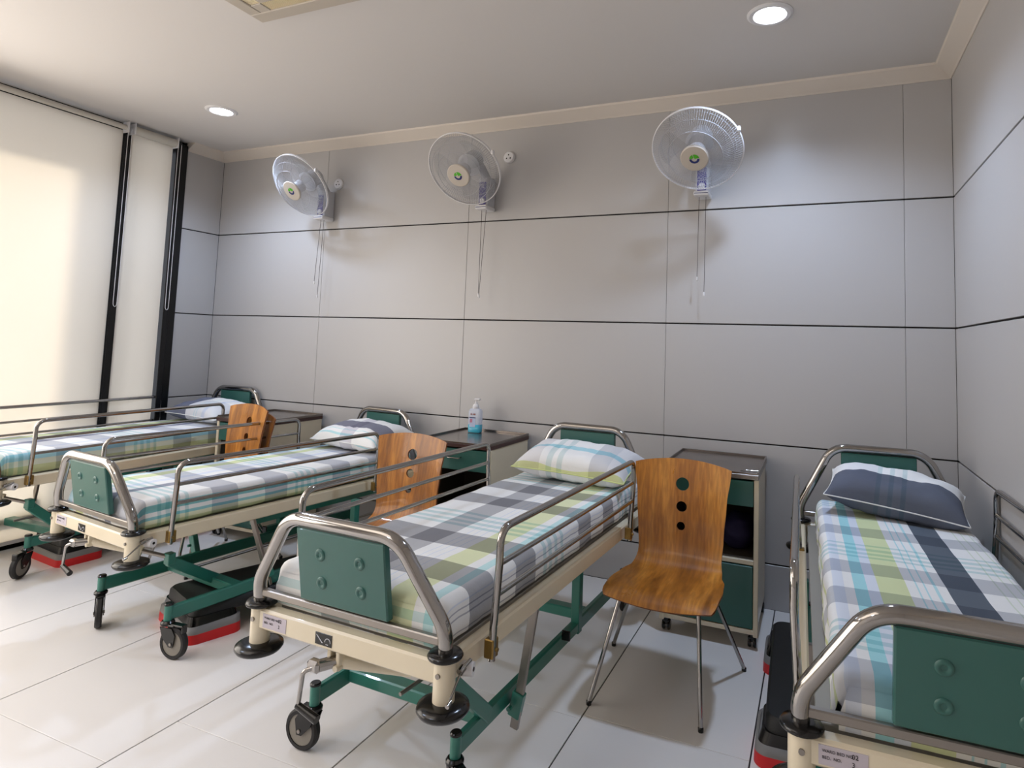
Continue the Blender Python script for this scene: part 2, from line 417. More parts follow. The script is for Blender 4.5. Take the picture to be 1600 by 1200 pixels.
blind('cream roller blind at the far end of the window wall behind the camera', -2.13, -.54, .020, .03)
# unseen blockers added outside to shape the sun patch on the blinds
MB().box((XL - 1.6, -3.5, 3.5), (XL - .15, 4.4, 3.7)).build('sun_blocker_top', M_EXT, kind='structure')
MB().box((XL - 3.7, 1.76, -.1), (XL - 3.4, 3.3, 6.5)).build('sun_blocker_side', M_EXT, kind='structure')

# ceiling lights
def downlight(x, y, label):
    t = empty('downlight', (x, y, ZC), label=label, category='ceiling light', group='recessed round ceiling lights')
    MB().lathe([(.070, -.002), (.078, -.010), (.096, -.010), (.107, -.003), (.107, 0)], 40).build('trim_ring', M_WPLAS, t)
    MB().lathe([(0, -.003), (.071, -.003)], 40).build('lamp_disc', M_LAMP, t)
    l = lamp('downlight_beam', 'SPOT', (0, 0, -.02), 112, COOL, spot_size=math.radians(146), spot_blend=.7, shadow_soft_size=.075); l.parent = t
for (x, y), lb in zip(DOWN, ['round recessed ceiling light near the right wall above the third fan', 'round recessed ceiling light near the window wall above the first fan',
                             'round recessed ceiling light nearest the middle of the window wall', 'round recessed ceiling light in the middle of the room behind the camera']):
    downlight(x, y, lb)

def cassette():
    cx, cy, s = -2.205, 1.765, .43
    t = empty('ceiling_air_conditioner', (cx, cy, ZC), label='square white ceiling vent panel with cream slotted grilles', category='air conditioner')
    f = MB(); a = s; b = s - .075; c = s - .14; d = s - .2
    for k in range(4):
        R = Matrix.Rotation(k * PI / 2, 4, 'Z')
        f.box((-a, b, -.03), (a - (a - b) * 1.0, a, 0), .004, R)
        f.box((-c, d, -.028), (d, c, 0), .003, R)
        f.box((-b, c, -.028), (-c, b, 0), .003, R)
    f.box((-a + .004, -a + .004, -.007), (a - .004, a - .004, -.001))
    f.build('frame', M_CASS, t)
    for k in range(4):
        R = Matrix.Rotation(k * PI / 2, 4, 'Z'); g_ = MB()
        g_.box((-c, c, -.012), (c, b, -.008), 0, R)
        for i in range(60):
            x = -c + 2 * c * (i + .5) / 60; g_.box((x - .0022, c, -.024), (x + .0022, b, -.012), 0, R)
        g_.build('slot_grille', M_GLOW, t)
    g_ = MB().box((-d, -d, -.012), (d, d, -.008))
    for i in range(22):
        y = -d + 2 * d * (i + .5) / 22; g_.box((-d, y - .004, -.024), (d, y + .004, -.012))
    g_.build('centre_grille', M_CASS, t)
cassette()

# ------------------------------------------------------------------ beds
W, L, ZF, HF, HH, WSF, WSH, XRL = .703, 1.839, .622, .917, .997, .168, .166, .385
WX, WY, WZ = .306, .217, .235
def caster(parent, x, y, ang, brake):
    """black swivel caster under the point (x, y), wheel trailing towards ang"""
    R = .072; tr = .045
    cx, cy = x + tr * math.cos(ang), y + tr * math.sin(ang)
    M = Matrix.Translation((cx, cy, R)) @ Matrix.Rotation(ang, 4, 'Z')
    b = MB(); b.M = Matrix.Translation((x, y, 0)) @ Matrix.Rotation(ang, 4, 'Z')
    b.lathe([(0, .166), (.024, .166), (.030, .158), (.030, .150), (.024, .1445), (0, .1445)], 18)
    for s in (-1, 1):
        b.add([(-.022, s * .021, .140), (.045, s * .021, .140), (.066, s * .021, .11), (.056, s * .021, .058), (.034, s * .021, .058), (-.004, s * .021, .095),
               (-.022, s * .0165, .140), (.045, s * .0165, .140), (.066, s * .0165, .11), (.056, s * .0165, .058), (.034, s * .0165, .058), (-.004, s * .0165, .095)],
              [(0, 1, 2, 3, 4, 5), (11, 10, 9, 8, 7, 6), (0, 6, 7, 1), (1, 7, 8, 2), (2, 8, 9, 3), (3, 9, 10, 4), (4, 10, 11, 5), (5, 11, 6, 0)])
    b.box((-.022, -.021, .1445), (.055, .021, .154), .003)
    if brake: b.box((.03, -.016, .146), (.10, .016, .156), .003).box((.092, -.014, .118), (.102, .014, .152), .003)
    c = b.build('caster_fork', M_BLACK, parent)
    wh = MB(); wh.M = M @ Matrix.Rotation(PI / 2, 4, 'X')
    wh.lathe([(.054, -.015), (.066, -.015), (.072, -.008), (.072, .008), (.066, .015), (.054, .015)], 28)
    wh.build('tyre', M_RUBBER, c)
    wh = MB(); wh.M = M @ Matrix.Rotation(PI / 2, 4, 'X')
    wh.lathe([(0, -.012), (.054, -.012)], 28).lathe([(.054, .012), (0, .012)], 28)
    wh.build('wheel_disc', M_WHEELG, c)
    wh = MB(); wh.M = M @ Matrix.Rotation(PI / 2, 4, 'X')
    wh.lathe([(0, -.024), (.007, -.024), (.007, .024), (0, .024)], 12); wh.build('axle_bolt', M_STEEL, c)

def side_rail(root, s, y0, y1, dx, dz):
    x = s * (XRL + .022) + dx; zt = .927 + dz; zb = .560 + dz
    p = MB(); p.tube(fillet([(x - s * .012, y0 - .005, zb), (x - s * .010, y0 - .003, zb + .09), (x, y0, zt - .10), (x, y0 + .0, zt), (x, y1, zt), (x, y1, zt - .12), (x - s * .010, y1, zb + .09), (x - s * .012, y1, zb)], [0, .1, .1, .068, .045, .05, .1, 0], 7), .0115, 12)
    r = p.build('side_rail', M_CHROME, root)
    for z, o in ((zt - .100, .004), (zt - .185, .008)):
        MB().tube([(x - s * o * .4, y0 + .0, z), (x - s * o * .4, y1 - .0, z)], .0085, 10).build('rail_bar', M_CHROME, r)
    for y in (y0, y1):
        b = MB().box((x - s * .032, y - .017, .566 + dz), (x - s * .002, y + .017, .620 + dz), .003).cyl((x - s * .02, y, .59 + dz), (x + s * .006, y, .59 + dz), .006, 10)
        b.build('rail_bracket', M_BRASS, r)

def bow(root, y, ztop, ws, lean, dz, name):
    zf = ZF + dz; zt = ztop + dz; x = W / 2; h = zt - zf
    def yy(z): return y + lean * max(0, (z - zf) / h)
    P = [(-x, yy(zf - .02), zf - .02), (-x * 1.015, yy(zf + .07), zf + .07), (-ws - .055, yy(zt - .012), zt - .012), (0, yy(zt), zt), (ws + .055, yy(zt - .012), zt - .012), (x * 1.015, yy(zf + .07), zf + .07), (x, yy(zf - .02), zf - .02)]
    P[2] = (-ws - .04, yy(zt), zt); P[4] = (ws + .04, yy(zt), zt)
    t = MB().tube(fillet(P, [0, .12, .11, 0, .11, .12, 0], 8), .0205, 16)
    o = t.build(name, M_CHROME, root)
    MB().box((-x + .012, yy(zf + .035) - .010, zf + .024), (x - .012, yy(zf + .035) + .010, zf + .046), .003).build('lower_bar', M_STEEL, o)
    # panel
    z0, z1 = zf + .052, zt - .022; pw = ws
    sh = Matrix(((1, 0, 0, 0), (0, 1, lean / h, y - lean / h * zf), (0, 0, 1, 0), (0, 0, 0, 1)))
    p = MB(); p.box((-pw, -.013, z0), (pw, .013, z1), .004, sh)
    for sy in (-1, 1):
        for dx in (-.075, .075):
            for q in (.3, .68):
                zc = z0 + (z1 - z0) * q
                p.lathe([(.006, .001), (.010, .0045), (.016, .005), (.019, .0005)], 20, sh @ Matrix.Translation((dx, sy * .013, zc)) @ Matrix.Rotation(sy * -PI / 2, 4, 'X'), sharp=False)
                p.lathe([(0, .0012), (.008, .0012)], 20, sh @ Matrix.Translation((dx, sy * .013, zc)) @ Matrix.Rotation(sy * -PI / 2, 4, 'X'))
    pn = p.build('end_panel', M_GREEND, o)
    MB().box((-pw - .012, -.010, z1 - .001), (pw + .012, .010, z1 + .008), .002, sh).build('gasket', M_BLACK, pn)
    return o

def bed(label, pos, rz, dz, bx, by, offs, number):
    ze = .085 if number in '23' else .172
    root = empty('hospital_bed', (pos[0], pos[1], 0), rz, label=label, category='bed', group='hospital beds along the back wall')
    x = W / 2; z1 = .612 + dz; z0 = z1 - .062
    # deck frame
    for s, nm in ((0, 'foot_beam'), (L, 'head_beam')):
        MB().box((-x, s - .022, z0), (x, s + .022, z1), .006).build(nm, M_CREAM, root)
    for s in (-1, 1):
        MB().box((s * x - .020, .02, z0), (s * x + .020, L - .02, z1), .006).build('side_beam', M_CREAM, root)
    MB().box((-x + .03, .05, z1 - .02), (x - .03, L - .05, z1 - .002), .002).build('mattress_deck', M_DECK, root)
    for s in (-1, 1):
        for y, nm in ((0, 'f'), (L, 'h')):
            MB().lathe([(0, z0 - .058), (.030, z0 - .058), (.030, z1 + .004), (.026, z1 + .008), (0, z1 + .008)], 24, Matrix.Translation((s * x, y, 0))).build('corner_post', M_CREAM, root)
            MB().lathe([(0, -.008), (.036, -.008), (.047, -.002), (.049, .003), (.044, .010), (.024, .013), (0, .013)], 28, Matrix.Translation((s * x, y, ZF + dz - .002)), sharp=False).build('post_collar', M_BLACK, root)
            MB().lathe([(0, -.012), (.050, -.012), (.066, -.006), (.072, .003), (.070, .011), (.052, .019), (.030, .021), (0, .021)], 32, Matrix.Translation((s * x, y, z0 - .066)), sharp=False).build('bumper_disc', M_BLACK, root)
            MB().cyl((s * x, y - .034, z0 + .03), (s * x, y - .026, z0 + .03), .007, 10).build('post_screw', M_STEEL, root)
    bow(root, 0, HF, WSF, -.045, dz, 'foot_bow'); bow(root, L, HH, WSH, .0, dz, 'head_bow')
    side_rail(root, -1, .18 + offs[3], 1.417 + offs[3], offs[2] * .5, dz); side_rail(root, 1, .18 + offs[1], 1.417 + offs[1], offs[0] * .5, dz)
    # foot-end furniture: sticker, crank symbol plate, crank, actuator tube
    st = MB().box((-x + .035, -.0232, z0 + .010), (-x + .135, -.0222, z1 - .010)).build('bed_sticker', M_STICK, root)
    T = lambda px, pz: Matrix.Translation((px, -.0240, pz)) @ Matrix.Rotation(PI / 2, 4, 'X')
    text('WARD BED NO.', .009, T(-x + .042, z1 - .024), M_INK, st); text('02', .014, T(-x + .102, z1 - .025), M_INK, st)
    text('BED.  NO.', .009, T(-x + .042, z1 - .038), M_INK, st); text(number, .014, T(-x + .102, z1 - .042), M_INK, st)
    pl = MB().box((-.095, -.0238, z0 + .012), (-.030, -.0222, z1 - .016), .0004).build('crank_symbol_plate', M_BLACK, root)
    MB().tube([(-.089, -.0245, z1 - .022), (-.066, -.0245, z0 + .020), (-.062, -.0245, z0 + .021)], .0014, 6).tube([(-.056 + .011 * (1 - math.cos(a)), -.0245, z0 + .024 + .011 * math.sin(a)) for a in [PI * i / 10 for i in range(11)]], .0012, 6).tube([(-.052, -.0245, z0 + .018), (-.043, -.0245, z0 + .018)], .001, 6).build('symbol', M_WINK, pl)
    b = MB(); cxk = -.055
    b.box((cxk - .002, -.012, z0 - .045), (cxk + .012, .012, z0), .002).box((cxk + .032, -.012, z0 - .055), (cxk + .046, .012, z0), .002).cyl((cxk + .039, -.020, z0 - .045), (cxk + .039, .020, z0 - .045), .009, 12)
    b.build('crank_hanger', M_CREAM, root)
    c = MB(); c.tube(fillet([(cxk + .02, .0, z0 - .035), (cxk - .005, -.055, z0 - .035), (cxk - .032, -.070, z0 - .045), (cxk - .040, -.072, z0 - .135)], .02, 5), .0065, 10)
    c.tube([(cxk + .03, .01, z0 - .034), (cxk + .0, -.045, z0 - .034)], .017, 14).box((cxk - .034, -.062, z0 - .052), (cxk + .012, -.03, z0 - .018), .008)
    ck = c.build('crank', M_CHROME, root)
    MB().tube([(cxk - .044, -.072, z0 - .140), (cxk + .034, -.072, z0 - .160)], [.010, .0125], 14).build('crank_grip', M_BLACK, ck)
    a = MB().tube([(cxk + .03, .015, z0 - .036), (cxk + .175, .165, z0 - .095)], .022, 18)
    ac = a.build('actuator_tube', M_CREAM, root)
    MB().tube([(cxk + .165, .155, z0 - .091), (cxk + .262, .255, z0 - .135)], .010, 12).build('actuator_rod', M_STEEL, ac)
    # drip-pole socket with T lever at the right foot post
    k = MB().cyl((x + .010, .050, z0 + .02), (x + .052, .062, z0 + .02), .019, 20).build('pole_socket', M_WPLAS, root)
    MB().cyl((x + .0515, .0619, z0 + .02), (x + .0535, .0624, z0 + .02), .006, 12).build('socket_hole', M_BLACK, k)
    lv = MB().tube([(x + .052, -.055, z0 - .016), (x + .040, .020, z0 + .030)], .0034, 8).tube([(x + .054, -.062, z0 - .018), (x + .052, -.045, z0 - .014)], .006, 10).tube([(x + .040, .012, z0 + .03), (x + .040, .030, z0 + .036)], .010, 12).tube([(x + .040, .028, z0 + .036), (x + .043, .060, z0 + .044)], .0055, 10)
    lv.build('clamp_lever', M_CHROME, root)
    # green base
    for s in (-1, 1):
        for y, q in ((WY, 0), (L + .02, 1)):
            lg = MB().tube([(bx + s * WX, by + y, .152), (bx + s * WX, by + y, WZ + .004)], .018, 18).build('base_leg', M_GREEN, root)
            MB().lathe([(0, WZ + .008), (.016, WZ + .008), (.0195, WZ + .004), (.0195, WZ - .002)], 18, Matrix.Translation((bx + s * WX, by + y, 0))).build('leg_cap', M_BLACK, lg)
            caster(root, bx + s * WX, by + y, {(-1, 0): 2.7, (1, 0): -1.1, (-1, 1): 1.8, (1, 1): 1.2}[(s, q)] + (.5 if number == '2' else 0) if number != '1' else (-.45 if s < 0 else .25), s > 0)
        MB().bar((bx + s * WX, by + WY + .005, WZ - .040), (bx + s * WX, by + L + .015, WZ - .040), .028, .062, .006).build('base_beam', M_GREEN, root)
        # telescopic strut: steel bar through a green clamp
        sx = bx + s * (WX + .032)
        sb = MB().bar((sx, .655, ze), (s * (x - .03), .60, z0), .032, .016, .002, up=(0, 1, 0)).build('lift_strut', M_STEEL, root)
        MB().bar((sx, .652, ze + .045), (sx + (s * (x - .03) - sx) * .26, .640, ze + .14), .046, .030, .003, up=(0, 1, 0)).cyl((sx, .62, ze + .09), (sx, .602, ze + .09), .008, 10).build('strut_clamp', M_GREEN, sb)
        px = bx + s * (WX + .036)
        MB().box((px - .020, 1.19, WZ - .03), (px + .020, 1.23, z0 - .01), .003).build('lift_post', M_GREEN, root)
        e = MB().box((px - .018, 1.10, WZ - .02), (px + .018, 1.19, WZ + .018), .003).build('lift_stub', M_GREEN, root)
        MB().box((px - .020, 1.092, WZ - .022), (px + .020, 1.102, WZ + .020), .003).build('stub_cap', M_BLACK, e)
    for y in (.50, 1.42):
        MB().box((bx - WX + .012, y - .03, WZ - .062), (bx + WX - .012, y + .03, WZ - .014), .005).build('cross_beam', M_GREEN, root)
    MB().bar((cxk + .262, .25, z0 - .15), (cxk + .25, .505, WZ - .035), .05, .03, .003, up=(1, 0, 0)).box((cxk + .240, .232, z0 - .165), (cxk + .284, .268, z0 - .11), .003).build('actuator_bracket', M_GREEN, root)
    for s in (-1, 1): MB().box((s * (x - .0675) - .0175, .62, z0 - .05), (s * (x - .0675) + .0175, 1.62, z0 - .01), .003).build('deck_rail', M_GREEN, root)
    MB().cyl((bx + .05, .35, WZ + .04), (bx + .19, 1.5, WZ + .10), .007, 10).build('link_rod', M_STEEL, root)
    return root

# ------------------------------------------------------------------ bedding
def mattress(label, pos, rz, dz, m, seed, hw=.326, ox=0):
    root_m = Matrix.Translation((pos[0] + ox, pos[1], 0)) @ Matrix.Rotation(rz, 4, 'Z')
    y0, y1 = .024, L - .035; zt = .745 + dz; zb = .614 + dz; r = .032
    # closed cross-section loop in (x, z): unrolled coordinate u starts at the middle of the top
    sec = []; n = 18
    for i in range(n + 1):
        x = (hw - r) * i / n; sec.append((x, zt, x))
    for i in range(1, 7):
        a = PI / 2 * i / 6; sec.append((hw - r + r * math.sin(a), zt - r + r * math.cos(a), hw - r + r * a))
    uu = sec[-1][2]
    for i in range(1, 5):
        z = (zt - r) + (zb + .012 - (zt - r)) * i / 4; sec.append((hw, z, uu + (zt - r) - z))
    sec.append((hw - .012, zb, uu + zt - r - zb)); sec.append((hw * .5, zb, uu + .2)); sec.append((0, zb, uu + .3))
    loop = sec + [(-x, z, -u) for x, z, u in reversed(sec[1:-1])]
    K = len(loop); ny = 90; mb = MB(); vs = []; fs = []
    ys = []
    for j in range(ny + 1): ys.append(y0 + (y1 - y0) * j / ny)
    prof = []
    for i in range(6): a = PI / 2 * i / 5; prof.append((y0 + r - r * math.cos(a), r * (1 - math.sin(a))))
    for j in range(1, ny): prof.append((y0 + r + (y1 - y0 - 2 * r) * j / ny, 0))
    for i in range(6): a = PI / 2 * (5 - i) / 5; prof.append((y1 - r + r * math.cos(a), r * (1 - math.sin(a))))
    uvs = {}
    for j, (y, ins) in enumerate(prof):
        for k, (x, z, u) in enumerate(loop):
            f = 1 - ins / hw
            low = min(1, max(0, (zt - r - z) / .06)); xx = x * (1 - ins / hw * (.9 - .65 * low))
            zz = z - ins if z > (zt + zb) / 2 else z + ins * .3
            p = Vector((x * 2.2 + seed, y * 1.6, z * 3)); w1 = noise.noise(p * 2.1) * .0055 + noise.noise(Vector((x * 3 + seed, y * 9, 4))) * .0035
            side = abs(x) > hw - r * .6
            if side: xx += math.copysign(1, x) * (noise.noise(Vector((seed + 9, y * 7, z * 16))) * .007 + noise.noise(Vector((seed, y * 22, z * 6))) * .004)
            if z > zb + .03: zz += w1 * (1 if z > zt - .02 else .3)
            if zb + .001 < z < zb + .06 and side: xx += math.copysign(.004, x)
            vs.append((xx, y, zz)); uvs[len(vs) - 1] = (u * (1 - ins / hw * .9), y if ins == 0 else (y0 + r - r * math.asin(max(0, 1 - ins / r)) if y < L / 2 else y1 - r + r * math.asin(max(0, 1 - ins / r))))
    for j in range(len(prof) - 1):
        for k in range(K):
            a = j * K + k; b = j * K + (k + 1) % K; fs.append((a, a + K, b + K, b))
    mb.add(vs, fs, True); mb.uv = uvs
    # end caps: fan rows of the section, v carries on down the end
    for j, sg in ((0, 1), (len(prof) - 1, -1)):
        base = j * K; half = len(sec)
        top = list(range(0, half)); rows = []
        nx = 24; nz = 5; vs2 = []; off = len(mb.v); y = prof[j][0]
        ztj = zt - r; zbj = zb + .002
        for a in range(nx + 1):
            for b in range(nz + 1):
                zz = zbj + (ztj + .004 - zbj) * b / nz; X = hw - r * (.9 - .65 * min(1, max(0, (ztj - zz) / .06))); xx = -X + 2 * X * a / nx
                bul = -sg * (.010 * math.sin(PI * b / nz) + .004 * noise.noise(Vector((xx * 9 + seed, zz * 14, 2))))
                vs2.append((xx, y + bul, zz)); mb.uv[off + len(vs2) - 1] = (xx, y - sg * (ztj - zz) - sg * .018)
        f2 = []
        for a in range(nx):
            for b in range(nz):
                q = a * (nz + 1) + b; f = (q, q + nz + 1, q + nz + 2, q + 1)
                f2.append(f if sg > 0 else tuple(reversed(f)))
        mb.add(vs2, f2, True)
    o = mb.build('mattress', m); o.matrix_world = root_m
    o['label'] = label; o['category'] = 'mattress'; o['group'] = 'mattresses in check sheets'
    return o

def pillow(label, loc, rot, m, size=(.60, .36, .13), seed=0, uvr=0, uvo=(0, 0), piping=None):
    A, B, H = size; n = 34; mb = MB(); vs = []; fs = []; uvs = {}
    def P(i, k, s):
        u = -1 + 2 * i / n; v = -1 + 2 * k / n
        # pinch: edges bow inwards between the corners
        x = A / 2 * u * (1 - .07 * (1 - u * u) * 0 - .09 * (1 - v * v) * (abs(u) ** 3) * .6); y = B / 2 * v * (1 - .10 * (1 - u * u) * (abs(v) ** 3))
        h = max(0, (1 - u ** 4)) ** .55 * max(0, (1 - v ** 4)) ** .55
        wr = noise.noise(Vector((x * 9 + seed, y * 9, s * 3))) * .014 + noise.noise(Vector((x * 26 + seed, y * 14, s))) * .006
        z = s * H / 2 * h * (1.0 if s > 0 else .75) + wr * h
        z -= .0 * u
        return (x, y, z)
    for s in (1, -1):
        o = len(vs)
        for i in range(n + 1):
            for k in range(n + 1):
                p = P(i, k, s); vs.append(p)
                a = math.atan2(0, 1); c, q = math.cos(uvr), math.sin(uvr); L0 = p[0] * 1.0; M0 = p[1] + (0 if s > 0 else .05)
                uvs[len(vs) - 1] = (uvo[0] + c * L0 - q * M0, uvo[1] + q * L0 + c * M0)
        for i in range(n):
            for k in range(n):
                a = o + i * (n + 1) + k; f = (a, a + n + 1, a + n + 2, a + 1); fs.append(f if s > 0 else tuple(reversed(f)))
    mb.add(vs, fs, True); mb.uv = uvs
    root = mb.build('pillow', m); root.location = loc; root.rotation_euler = rot
    root['label'] = label; root['category'] = 'pillow'; root['group'] = 'pillows at the bed heads'
    e = [P(i, 0, 1) for i in range(n)] + [P(n, k, 1) for k in range(n)] + [P(n - i, n, 1) for i in range(n)] + [P(0, n - k, 1) for k in range(n)]
    MB().tube(e, .0032, 6, closed=True).build('piping', piping or M_PIPE, root)
    return root
M_PIPE = mat('pillow_piping', (214, 214, 210), .8)
M_PIPEG = mat('pillow_piping_green', (196, 206, 140), .8)

SL = (92, 100, 110)
G4 = (206, 208, 214); G3 = (178, 178, 182); G2 = (206, 208, 216)
SIDE = [(.205, GLN), (.210, WH), (.232, GLN), (.237, WH), (.262, GLN), (.267, WH)]
F4 = plaid('check_cotton_slate', [(-.60, WH), (-.44, PA), (-.42, WH), (-.40, LI), (-.385, WH), (-.35, LI), (-.335, WH), (-.285, PA), (-.25, WH), (-.222, TE), (-.185, PA), (-.15, LI), (-.066, WH), (-.042, LT), (-.037, WH), (-.016, LT), (-.011, WH), (.014, LT), (.019, WH), (.05, SL), (.15, WH)] + SIDE + [(.34, TE)], rows(G4), .745, .45)
F3 = plaid('check_cotton_grey', [(-.60, WH), (-.40, LT), (-.39, WH), (-.37, LT), (-.36, WH), (-.125, (172, 172, 174)), (-.01, WH), (.03, PA), (.035, WH), (.06, PA), (.065, WH), (.09, PA), (.095, WH), (.13, (212, 216, 176)), (.225, WH), (.258, (184, 214, 214)), (.292, WH), (.335, PA), (.342, WH), (.355, (170, 172, 180)), (.358, WH), (.375, (170, 172, 180)), (.378, WH), (.395, (170, 172, 180)), (.398, WH), (.415, (170, 172, 180)), (.418, WH)], rows(G3, .14, .28, .42, .82), .82, .145)
F2 = plaid('check_cotton_pale', [(-.60, WH), (-.30, (190, 220, 224)), (-.265, WH), (-.235, LI), (-.165, WH), (-.13, LT), (-.125, WH), (-.10, LT), (-.095, WH), (-.07, PA), (-.02, WH), (.045, (142, 146, 158)), (.105, WH), (.335, (128, 186, 190)), (.37, WH), (.385, (140, 192, 196)), (.40, (214, 218, 190)), (.42, (186, 200, 160)), (.45, WH)], rows(G2, .135, .29, .43, .745), .745, .37)
F1 = plaid('check_cotton_window', [(-.60, WH), (-.26, LI), (-.18, WH), (-.15, LT), (-.14, WH), (-.05, (150, 152, 166)), (.03, WH), (.20, PA), (.23, WH), (.315, (160, 204, 214)), (.36, (206, 210, 190)), (.39, (190, 196, 150)), (.44, WH)], rows(G2), .745, .30)
BEDS = [
 ('hospital bed at the far left, under the window blinds, partly cut by the picture edge', (-4.55, 2.005), .030, .030, -.16, .08, (.0, -.045, -.009, .047), '4', F1),
 ('hospital bed second from the window, its foot end in front of the far left bed', (-3.189, 1.932), -.117, -.033, .090, -.06, (.094, -.063, -.065, .037), '1', F2),
 ('hospital bed in the middle front with its whole green foot panel in view', (-1.279, 1.498), -.038, .030, -.115, .10, (.033, -.032, .029, -.004), '2', F3),
 ('hospital bed at the right, beside the right wall', (.318, 1.589), .024, .029, 0, 0, (-.018, .06, .075, -.056), '3', F4)]
MLAB = ['mattress in a pale check sheet on the bed under the window blinds', 'mattress in a white, grey and lime check sheet on the second bed from the window',
        'mattress in a grey and white check sheet with lime stripe on the middle front bed', 'mattress in a check sheet with a dark slate stripe beside the right wall']
for i, (lb, pos, rz, dz, bx, by, offs, num, fm) in enumerate(BEDS):
    bed(lb, pos, rz, dz, bx, by, offs, num)
    mattress(MLAB[i], pos, rz, dz, fm, 3.3 * i + 1, .303 if i == 3 else .326, .022 if i == 3 else 0)
def on_bed(i, x, y, z):
    _, pos, rz, dz = BEDS[i][:4]; c, s = math.cos(rz), math.sin(rz); return (pos[0] + c * x - s * y, pos[1] + s * x + c * y, z + dz)
VL = [(0, (236, 234, 236)), (.12, W_), (.16, (226, 238, 238)), (.19, W_), (.22, (226, 238, 238)), (.25, W_), (.40, (222, 222, 226))]
P3 = plaid('pillow_check_lime', [(-.60, WH), (.005, (166, 206, 214)), (.055, WH), (.158, (206, 212, 158)), (.19, WH), (.22, (120, 170, 172)), (.30, WH)], VL, .5, -.28)
P4 = plaid('pillow_check_slate', [(-.60, WH), (.005, (92, 97, 110)), (.40, WH)], [(0, W_), (.04, (246, 246, 250)), (.26, (224, 238, 240)), (.28, W_), (.31, (224, 238, 240)), (.33, W_), (.36, (224, 238, 240)), (.38, W_)], .8, -.34)
P2 = plaid('pillow_check_band', [(-.60, WH), (-.035, (122, 122, 134)), (.085, WH), (.12, LT), (.125, WH), (.15, LT), (.155, WH)], [(0, W_), (.16, (226, 224, 232)), (.28, W_)], .45, -.20)
P1 = plaid('pillow_check_corner', [(-.60, (112, 116, 132)), (-.08, WH), (.02, LT), (.025, WH), (.05, LT), (.055, WH), (.12, PA), (.16, WH)], [(0, W_), (.2, (230, 232, 238))], .4, 0)
pillow('pillow with pale check and dark grey corner on the bed under the window', on_bed(0, .03, 1.60, .825), (.12, .03, BEDS[0][2] - .10), P1, seed=2, size=(.62, .40, .17))
pillow('pillow with a grey band and pale checks on the second bed from the window', on_bed(1, .01, 1.63, .835), (.16, 0, BEDS[1][2]), P2, seed=5, uvr=PI / 2, size=(.62, .38, .18))
pillow('pale pillow with teal stripe and lime front edge on the middle front bed', on_bed(2, .035, 1.64, .835), (.18, .03, BEDS[2][2]), P3, seed=8, uvr=PI / 2, piping=M_PIPEG, size=(.63, .36, .18))
pillow('plump pillow with a dark slate band on the bed by the right wall', on_bed(3, .045, 1.63, .832), (.17, .10, BEDS[3][2] - .14), P4, seed=11, uvr=PI / 2, size=(.56, .35, .19))

